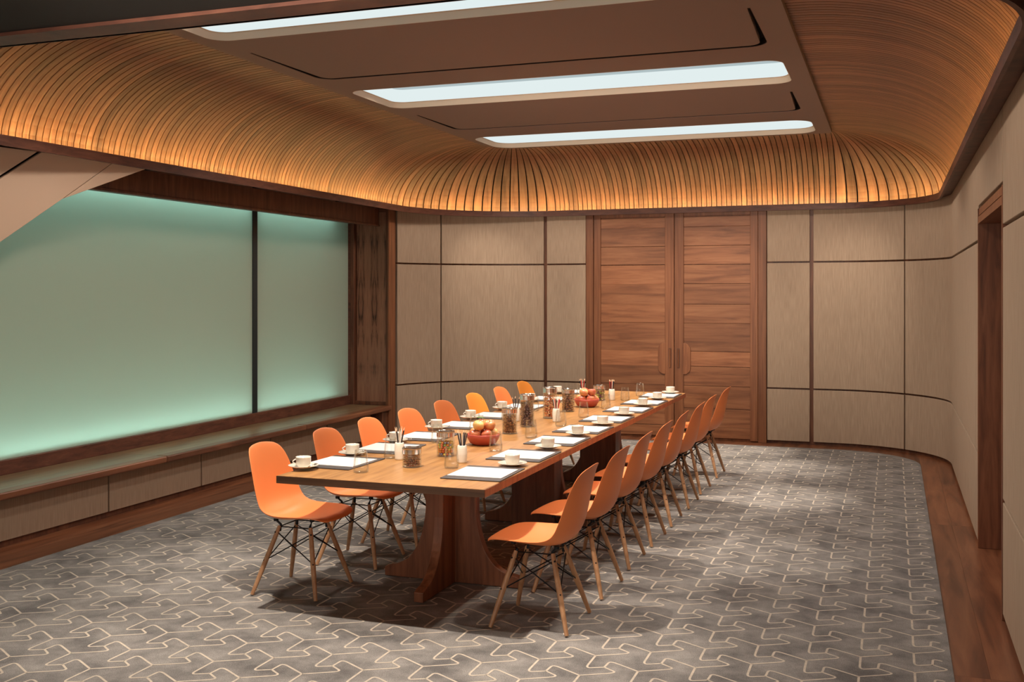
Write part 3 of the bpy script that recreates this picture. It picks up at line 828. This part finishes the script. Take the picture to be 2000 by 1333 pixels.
# ================================================================== CHAIRS (local: +x is the way the sitter faces)
def make_chair(shellmat):
    t = bpy.data.objects.new('dining_chair', None); C.objects.link(t); t.empty_display_size = 0.05
    R_ = [(.252,.421,.160,.003),(.245,.430,.184,.006),(.218,.436,.205,.012),(.13,.430,.222,.024),(.03,.414,.230,.038),(-.07,.403,.233,.052),
          (-.15,.419,.232,.064),(-.200,.470,.229,.068),(-.222,.535,.223,.064),(-.236,.605,.214,.055),(-.248,.675,.203,.046),(-.261,.742,.187,.036),(-.274,.792,.165,.026),(-.286,.822,.128,.016)]
    NX = 10; v = []; f = []
    for i, (y, z, wd, cu) in enumerate(R_):
        a = R_[max(0,i-1)]; b = R_[min(len(R_)-1,i+1)]
        d = Vector((b[0]-a[0], b[1]-a[1])).normalized()
        nrm_ = Vector((d.y, -d.x))          # towards the sitter
        if nrm_.y < 0 and i < 5: nrm_ = -nrm_
        for k in range(NX+1):
            u = -1+2*k/NX; c_ = cu*abs(u)**2.3
            # the rows bow so that the front and top outlines are round
            bow = 0
            if i < 3: bow = -0.026*abs(u)**3
            yy = y + nrm_.x*c_ + bow; zz = z + nrm_.y*c_
            if i >= 11: zz -= 0.012*abs(u)**2*(i-10)*0.6
            v.append((yy, u*wd, zz))
    for i in range(len(R_)-1):
        for k in range(NX):
            a = i*(NX+1)+k; f.append((a, a+1, a+NX+2, a+NX+1))
    me = bpy.data.meshes.new('seat_shell'); me.from_pydata(v, [], f); me.materials.append(shellmat)
    me.polygons.foreach_set('use_smooth', [True]*len(me.polygons))
    s = bpy.data.objects.new('seat_shell', me); C.objects.link(s); s.parent = t
    sd = s.modifiers.new('solid', 'SOLIDIFY'); sd.thickness = 0.007; sd.offset = 0
    ss = s.modifiers.new('sub', 'SUBSURF'); ss.levels = 2; ss.render_levels = 2
    wire = MB()
    tops = {}
    for sx in (1,-1):
        for sy in (1,-1):
            top = Vector((0.098*sx+0.005, 0.092*sy, 0.372)); bot = Vector((0.200*sx, 0.205*sy, 0.005))
            m_ = MB(); m_.tube([top, top.lerp(bot,0.1), top.lerp(bot,0.55), bot], [0.0105,0.0125,0.0145,0.0105], 12)
            m_.build('leg', M['leg'], t, smooth=False); smooth_by_angle(kids(t)[-1], 50)
            tops[(sx,sy)] = (top, bot)
            for q in (0.09, 0.50):
                c_ = top.lerp(bot, q)+Vector((0.006*sx, 0.010*sy, 0)); wire.ico(c_, 0.0062, 1)
            # bracket from the leg head up to the shell
            wire.tube([top+Vector((0,0,-0.03)), top+Vector((-0.004*sx,-0.004*sy,0.008)), Vector((0.115*sx, 0.095*sy, 0.404 if sx < 0 else 0.414))], [0.009,0.0075,0.006], 8)
            wire.tube([Vector((0.115*sx, 0.095*sy, 0.399 if sx < 0 else 0.409)), Vector((0.115*sx, 0.095*sy, 0.413 if sx < 0 else 0.424))], 0.014, 10)
    ring4 = [(1,1),(1,-1),(-1,-1),(-1,1)]
    for i in range(4):
        a = tops[ring4[i]]; b = tops[ring4[(i+1)%4]]
        for p, q in ((a,b),(b,a)):
            wire.tube([p[0].lerp(p[1],0.50), q[0].lerp(q[1],0.09)], 0.0034, 6)
        wire.tube([a[0]+Vector((0,0,-0.004)), b[0]+Vector((0,0,-0.004))], 0.0034, 6)
    w_ = wire.build('wire_brace', M['blackmetal'], t); smooth_by_angle(w_, 50)
    return t
protos = {'o': (make_chair(M['orange']), [False]), 'a': (make_chair(M['orange2']), [False])}
ordn = ['nearest the camera', 'second from the near end', 'third from the near end', 'fourth from the near end', 'fifth from the near end', 'third from the door end', 'second from the door end', 'last one, nearest the wooden doors']
Lc = [5.23, 5.92, 6.52, 7.13, 7.76, 8.43, 9.08, 9.72]
Rc = [5.14, 5.80, 6.45, 7.07, 7.70, 8.37, 9.00, 9.82]
amberL = {5, 7}; amberR = set()
for i, y in enumerate(Lc):
    p, used = protos['a' if i in amberL else 'o']
    c = 'amber-orange' if i in amberL else 'orange'
    place(p, used, (-3.15+random.uniform(-.01,.01), y, 0.009), math.radians(random.uniform(-2,2)),
          f'{c} moulded chair on the window side of the table, {ordn[i]}', 'chair', 'chairs on the window side of the table')
for i, y in enumerate(Rc):
    p, used = protos['a' if i in amberR else 'o']
    place(p, used, (-1.70+random.uniform(-.006,.006), y, 0.009), PI+math.radians(random.uniform(-2,2)),
          f'{"amber-orange" if i in amberR else "orange"} chair seen from behind, carpet side, {ordn[i]}', 'chair', 'chairs on the open carpet side of the table')

# ================================================================== PLACE SETTINGS
def make_folder():
    t = bpy.data.objects.new('writing_folder', None); C.objects.link(t)
    m_ = MB(); m_.box(-0.163,0.163,-0.208,0.208,0,0.006); m_.build('cover', M['leather'], t, bevel=0.003)
    return t
fol = make_folder(); fu = [False]
def make_paper():
    m_ = MB(); m_.box(-0.148,0.148,-0.140,0.140,0,0.0035); return m_.build('paper_pad', M['paper'])
pap = make_paper(); pu = [False]
def make_saucer():
    m_ = MB(); m_.lathe([(0.0005,0.002),(0.026,0.002),(0.032,0.0),(0.037,0.002),(0.060,0.010),(0.080,0.017),(0.0815,0.0185),(0.080,0.0200),(0.058,0.0135),(0.038,0.0075),(0.0005,0.0065)], 36)
    o = m_.build('saucer', M['china'], smooth=True); return o
sau = make_saucer(); su = [False]
def make_cup():
    t = bpy.data.objects.new('coffee_cup', None); C.objects.link(t)
    m_ = MB(); m_.lathe([(0.0005,0.0),(0.026,0.0),(0.034,0.006),(0.0385,0.020),(0.0405,0.052),(0.0412,0.056),(0.0395,0.056),(0.037,0.022),(0.031,0.009),(0.0005,0.007)], 36)
    m_.build('bowl', M['china'], t, smooth=True)
    pts = [(0.038+0.020*math.sin(PI*i/10), 0, 0.046-0.030*i/10) for i in range(11)]
    m_ = MB(); m_.tube([(p[0]-0.001, p[1], p[2]) for p in pts], 0.0035, 8); m_.build('handle', M['china'], t, smooth=True)
    return t
cup = make_cup(); cu_ = [False]
def make_spoon():
    m_ = MB(); m_.tube([(-0.055,0,0.002),(-0.02,0,0.004),(0.03,0,0.003),(0.05,0,0.001)], [0.0022,0.0014,0.0014,0.002], 6)
    m_.ico((0.060,0,0.001), 0.012, 2, (1.2,0.75,0.22)); return m_.build('teaspoon', M['steel'], smooth=True)
spo = make_spoon(); sp_u = [False]
def make_glass():
    m_ = MB(); m_.lathe([(0.0005,0.004),(0.032,0.004),(0.0385,0.010),(0.0395,0.026),(0.0365,0.060),(0.0310,0.118),(0.0318,0.119),(0.0325,0.118),(0.0382,0.060),(0.0412,0.026),(0.0402,0.007),(0.034,0.0),(0.0005,0.0)], 36)
    return m_.build('water_glass', M['glass'], smooth=True)
gla = make_glass(); gu = [False]

seat = ['nearest the camera', 'second from the near end', 'third from the near end', 'fourth from the near end', 'fifth from the near end', 'sixth from the near end', 'seventh from the near end', 'farthest, by the wooden doors']
Lf = [5.22, 5.80, 6.36, 6.99, 7.62, 8.30, 9.00, 9.72]
Rf = [5.16, 5.81, 6.46, 7.06, 7.70, 8.38, 8.97, 9.64]
Ls = [4.955, 5.50, 6.07, 6.71, 7.34, 8.02, 8.73, 9.52]
Rs = [5.455, 6.09, 6.73, 7.37, 8.01, 8.67, 9.24, 9.82]
for side, XF, XS, XG, fy, sy_ in (('window', -2.90, -2.985, -2.70, Lf, Ls), ('open-carpet', -2.025, -1.97, -2.25, Rf, Rs)):
    for i in range(8):
        r1 = math.radians(random.uniform(-1.5,1.5))
        place(fol, fu, (XF, fy[i], TZ+0.0004), r1, f'dark grey leather folder, {side} side of table, {seat[i]}', 'folder', f'writing folders on the {side} side')
        place(pap, pu, (XF, fy[i]+(0.0 if side == 'window' else -0.005), TZ+0.0066), r1, f'white paper pad on folder, {side} side, {seat[i]}', 'paper', f'paper pads on the {side} side')
        ov = abs(sy_[i]-fy[i]) < 0.29
        zs = TZ+0.0072 if ov else TZ+0.0004
        place(sau, su, (XS, sy_[i], zs), 0, f'white saucer, {side} side of table, {seat[i]}', 'saucer', f'saucers on the {side} side')
        hr = math.radians(random.uniform(200,235)) if side == 'window' else math.radians(random.uniform(140,165))
        place(cup, cu_, (XS, sy_[i], zs+0.0070), hr, f'white coffee cup on saucer, {side} side, {seat[i]}', 'cup', f'coffee cups on the {side} side')
        if side == 'window' and i < 5:
            place(spo, sp_u, (XS+0.058, sy_[i]-0.012, zs+0.018), math.radians(80+random.uniform(-20,20)), f'steel teaspoon on the window side saucer, {seat[i]}', 'spoon', 'teaspoons on the window side saucers')
Lg = [4.985, 5.47, 6.13, 6.77, 7.40, 8.05, 8.75, 9.40]
Rg = [5.27, 5.92, 6.55, 7.19, 7.76, 8.42, 9.10, 9.56]
for side, ys_, xs_ in (('window', Lg, [-2.655]+[-2.72]*7), ('open-carpet', Rg, [-2.255,-2.245,-2.235,-2.23,-2.225,-2.225,-2.23,-2.20])):
    for i in range(8):
        place(gla, gu, (xs_[i], ys_[i], TZ+0.0004), 0, f'empty clear water glass, {side} side, {seat[i]}', 'glass', f'water glasses on the {side} side')

# ================================================================== JARS
def pile(r, h, size, mats_n, sub=1, scl=(1,1,1), seed=0):
    rnd = random.Random(seed); m_ = MB()
    z = size*0.8
    while z < h:
        rad = r-size
        while rad > -size*0.2:
            n = max(1, int(2*PI*max(rad,0.0001)/(size*1.9)))
            a0 = rnd.random()*6
            for k in range(n):
                a = a0+2*PI*k/n
                m_.cm = rnd.randrange(mats_n)
                rot = Matrix.Rotation(rnd.random()*PI, 3, 'Z') @ Matrix.Rotation(rnd.random()*PI, 3, 'X')
                m_.ico((rad*math.cos(a), rad*math.sin(a), z+rnd.uniform(-.15,.15)*size), size*rnd.uniform(.85,1.0), sub, scl, rot)
            rad -= size*1.8
            if rad < size and z < h-2*size: break      # hidden core is left out
        z += size*1.55
    return m_
def cm(name, cols, rough=0.35): return [mat(f'{name}_{i}', c, rough) for i, c in enumerate(cols)]
fills = dict(
 dried=('dried_fruit', 'reddish brown dried fruit pieces filling the short jar', 0.0085, cm('dried_fruit', [(0.16,0.04,0.03),(0.30,0.09,0.05),(0.38,0.14,0.09),(0.08,0.025,0.02)], 0.5), (1.3,1.0,0.35)),
 candy=('candy', 'round multicoloured candies inside the jar behind the short one', 0.0085, cm('candy', [(0.80,0.45,0.03),(0.75,0.22,0.03),(0.25,0.42,0.10),(0.16,0.18,0.30),(0.65,0.12,0.04),(0.85,0.62,0.06)], 0.2), (1,1,1)),
 nuts=('mixed_nuts', 'brown and cream mixed nuts in the jar behind the near fruit bowl', 0.0080, cm('mixed_nut', [(0.45,0.20,0.09),(0.26,0.09,0.04),(0.62,0.36,0.18),(0.14,0.05,0.03)], 0.35), (1.15,0.9,0.75)),
 berries=('dried_berries', 'dark purple dried berries filling the tall jar', 0.0100, cm('dried_berry', [(0.055,0.02,0.028),(0.10,0.04,0.05),(0.15,0.07,0.075)], 0.35), (1,1,0.8)),
 apricots=('dried_apricots', 'orange dried apricots filling the second tall jar', 0.0140, cm('dried_apricot', [(0.52,0.14,0.04),(0.62,0.22,0.08),(0.40,0.09,0.035)], 0.4), (1,1,0.5)),
 dates=('roasted_nuts', 'brown roasted nuts in the jar next to the far fruit bowl', 0.0120, cm('roasted_nut', [(0.24,0.09,0.05),(0.38,0.18,0.09),(0.16,0.06,0.045)], 0.35), (1.2,0.9,0.8)),
 sweets=('wrapped_sweets', 'green and purple sweets in the farthest glass jar', 0.0110, cm('wrapped_sweet', [(0.40,0.48,0.06),(0.16,0.04,0.08),(0.30,0.08,0.06),(0.55,0.50,0.15)], 0.25), (1,1,0.8)))
jars = [('dried', -2.475, 5.235, 0.104, 0.70, 'short glass jar of dried fruit with steel lid, nearest jar to the camera'),
        ('candy', -2.455, 5.65, 0.145, 0.60, 'glass jar of multicoloured candies with steel lid, in front of the red bowl'),
        ('nuts', -2.44, 6.70, 0.172, 0.74, 'glass jar of mixed nuts with steel lid, just behind the near red bowl'),
        ('berries', -2.45, 7.09, 0.228, 0.80, 'tall glass jar of dark dried berries with steel lid'),
        ('apricots', -2.455, 7.63, 0.232, 0.80, 'tall glass jar of orange dried apricots with steel lid'),
        ('dates', -2.46, 8.13, 0.176, 0.76, 'glass jar of brown roasted nuts in front of the far red bowl'),
        ('sweets', -2.45, 9.05, 0.132, 0.62, 'small glass jar of green and purple sweets behind the far red bowl')]
JR = 0.052
for key, x, y, h, fl, lab in jars:
    t = thing('storage_jar', lab, 'jar', (x, y, TZ+0.0004), random.random()*6, 'glass storage jars along the table centre')
    lh = max(0.032, h*0.17)
    m_ = MB(); m_.lathe([(0.0005,0.005),(JR-0.006,0.005),(JR-0.0035,0.009),(JR-0.0035,h-lh-0.001),(JR-0.0005,h-lh-0.001),(JR,h-lh-0.003),(JR,0.004),(JR-0.004,0.0),(0.0005,0.0)], 40)
    m_.build('glass_body', M['glass'], t, smooth=True)
    m_ = MB(); m_.lathe([(0.0005,h-lh),(JR-0.002,h-lh),(JR+0.0005,h-lh+0.002),(JR+0.0005,h-0.006),(JR-0.001,h-0.005),(JR+0.001,h-0.004),(JR+0.002,h-0.001),(JR,h+0.003),(JR-0.010,h+0.004),(JR-0.014,h+0.001),(0.0005,h+0.001)], 40)
    o = m_.build('lid', M['lid'], t); smooth_by_angle(o, 30)
    nm, fl_lab, sz, ms, scl = fills[key]
    m_ = pile(JR-0.005, h*fl-0.004, sz, len(ms), 1 if sz < 0.009 else 2, scl, seed=len(lab))
    o = m_.build(nm, ms, smooth=True); o.location = (x, y, TZ+0.008); o['kind'] = 'stuff'
    tag(o, fl_lab, nm.replace('_', ' '))

# ================================================================== RED BOWLS WITH APPLES
def make_bowl():
    m_ = MB(); m_.lathe([(0.0005,0.004),(0.055,0.004),(0.075,0.018),(0.094,0.045),(0.100,0.066),(0.103,0.068),(0.1055,0.066),(0.100,0.042),(0.082,0.012),(0.062,0.0),(0.0005,0.0)], 48)
    return m_.build('fruit_bowl', M['bowl'], smooth=True)
bowl = make_bowl(); bu = [False]
def make_apple(mt):
    t = bpy.data.objects.new('apple', None); C.objects.link(t)
    prof_ = []
    for i in range(15):
        a = -PI/2 + PI*i/14; r = 0.0365*math.cos(a)*(1+0.06*math.sin(a)); z = 0.0335*math.sin(a)
        if i > 10: z -= (i-10)**2*0.0007
        if i < 3: z += (3-i)**2*0.0005
        prof_.append((max(r,0.0004), z))
    m_ = MB(); m_.lathe(prof_, 24); m_.build('flesh', mt, t, smooth=True)
    m_ = MB(); m_.tube([(0,0,0.020),(0.001,0.001,0.032),(0.004,0.002,0.040)], [0.0016,0.0013,0.0018], 6); m_.build('stem', M['stem'], t)
    return t
ap = {k: (make_apple(M[k]), [False]) for k in ('apple_red','apple_blush','apple_yellow')}
cname = {'apple_red':'dark red','apple_blush':'blushed red and yellow','apple_yellow':'mostly yellow'}
def bowl_of(x, y, lab, where, cols, rot):
    place(bowl, bu, (x, y, TZ+0.0004), 0, lab, 'bowl', 'red fruit bowls on the table')
    k = 0
    pos = [(0.0630*math.cos(rot+2*PI*i/5), 0.0630*math.sin(rot+2*PI*i/5), 0.064) for i in range(5)]
    pos += [(0.042*math.cos(rot+0.55+2*PI*i/3), 0.042*math.sin(rot+0.55+2*PI*i/3), 0.121) for i in range(3)]
    pos.append((0,0,0.040))
    out = []
    plc = [f'low in {where}, ' + d for d in ('door side', 'window side', 'front left', 'front right', 'right side')] + [f'on top in {where}, ' + d for d in ('left', 'front right', 'back')] + [f'bottom of {where}']
    for (dx, dy, dz), c_, pl in zip(pos, cols, plc):
        if c_ is None: continue
        p, u_ = ap[c_]
        o = place(p, u_, (x+dx, y+dy, TZ+dz+0.002), random.random()*6, f'{cname[c_]} apple, {pl}', 'apple', f'apples in {where}')
        o.rotation_euler = (random.uniform(-.6,.6), random.uniform(-.6,.6), random.random()*6)
        out.append(o)
    return out
R1, B1, Y1 = 'apple_red', 'apple_blush', 'apple_yellow'
bowl_of(-2.42, 6.16, 'red fruit bowl heaped with apples beside the candy jar', 'the near red bowl', [R1, B1, R1, R1, Y1, B1, Y1, B1, None], math.radians(96))
bowl_of(-2.41, 8.50, 'red fruit bowl heaped with apples, farther down the table', 'the far red bowl', [R1, B1, R1, R1, B1, R1, B1, R1, None], math.radians(100))
# leaf on the near bowl
m_ = MB(); n = 8
for i in range(n+1):
    t_ = i/n; w_ = 0.011*math.sin(PI*t_)**0.8+0.0004; x_ = -0.028+0.056*t_; z_ = 0.006*math.sin(PI*t_)
    m_.v += [(x_, -w_, z_+0.003), (x_, 0, z_), (x_, w_, z_+0.003)]
for i in range(n):
    a = 3*i; m_.face([a, a+1, a+4, a+3]); m_.face([a+1, a+2, a+5, a+4])
lf = m_.build('leaf', M['leaf'], smooth=True, fix=False); sd = lf.modifiers.new('solid','SOLIDIFY'); sd.thickness = 0.001
lf.location = (-2.445, 6.185, TZ+0.159); lf.rotation_euler = (0.1, 0.15, 0.5)
tag(lf, 'green apple leaf lying on top of the apples in the near red bowl', 'leaf')

# ================================================================== PENCIL POTS
def make_pot():
    pr = [(0.0005,0.004),(0.021,0.004),(0.0225,0.010)]
    pr += [(0.0225,0.08),(0.0205,0.092),(0.0205,0.098),(0.0235,0.0985),(0.0245,0.094)]
    for i in range(12):
        z = 0.088-0.078*i/11; r = 0.0262+0.0022*math.sin(PI*i/11)+(0.0005 if i % 2 else 0); pr.append((r, z))
    pr += [(0.0265,0.002),(0.0245,0.0),(0.0005,0.0)]
    m_ = MB(); m_.lathe(pr, 32); return m_.build('pencil_pot', M['pot'], smooth=True)
pot = make_pot(); po_u = [False]
def make_pencil(mt):
    t = bpy.data.objects.new('pencil', None); C.objects.link(t)
    m_ = MB(); m_.tube([(0,0,0),(0,0,0.165)], 0.0036, 6); m_.build('shaft', mt, t)
    m_ = MB(); m_.tube([(0,0,0.165),(0,0,0.181)], [0.0035,0.0009], 6); m_.build('tip', M['ptip'], t)
    m_ = MB(); m_.tube([(0,0,0.180),(0,0,0.185)], [0.0010,0.0003], 6); m_.build('point', mt, t)
    return t
pen = {k: (make_pencil(M[k]), [False]) for k in ('pblack','pred','pwhite')}
pcn = {'pblack':'black', 'pred':'red', 'pwhite':'pale'}
pots = [(-2.65, 5.44, 'white ribbed pencil pot behind the short jar', 'the pot behind the short jar', 'k k w k w k w'.split()),
        (-2.27, 5.455, 'white ribbed pencil pot between the candy jar and the near folders', 'the pot right of the candy jar', 'k k k w k k w'.split()),
        (-2.34, 7.43, 'white ribbed pencil pot in front of the orange apricot jar', 'the pot before the apricot jar', 'r r k r k w w'.split()),
        (-2.63, 7.36, 'white ribbed pencil pot half hidden behind the nut and berry jars', 'the pot behind the nut jar', 'k k k'.split()),
        (-2.35, 9.10, 'white ribbed pencil pot near the far end, open-carpet side of the sweets jar', 'the far pot beside the sweets jar', 'k k r k r k w'.split()),
        (-2.62, 9.10, 'white ribbed pencil pot hidden behind the far red bowl', 'the pot behind the far bowl', 'r k r k w'.split())]
for x, y, lab, where, pcs in pots:
    place(pot, po_u, (x, y, TZ+0.0004), 0, lab, 'pencil pot', 'white pencil pots')
    for k, c_ in enumerate(pcs):
        key = {'k':'pblack','r':'pred','w':'pwhite'}[c_]
        a = 2*PI*k/len(pcs)+random.uniform(-.2,.2); lean = random.uniform(0.15,0.25)
        p, u_ = pen[key]
        rr = 0.0135
        o = place(p, u_, (x-0.4*rr*math.cos(a), y-0.4*rr*math.sin(a), TZ+0.0055), 0, f'{pcn[key]} pencil standing in {where}', 'pencil', f'{pcn[key]} pencils in {where}')
        dirv = Vector((math.cos(a)*lean, math.sin(a)*lean, 1)).normalized()
        o.rotation_euler = dirv.to_track_quat('Z', 'Y').to_euler()
        o.location = (x-0.55*rr*math.cos(a), y-0.55*rr*math.sin(a), TZ+0.0055)
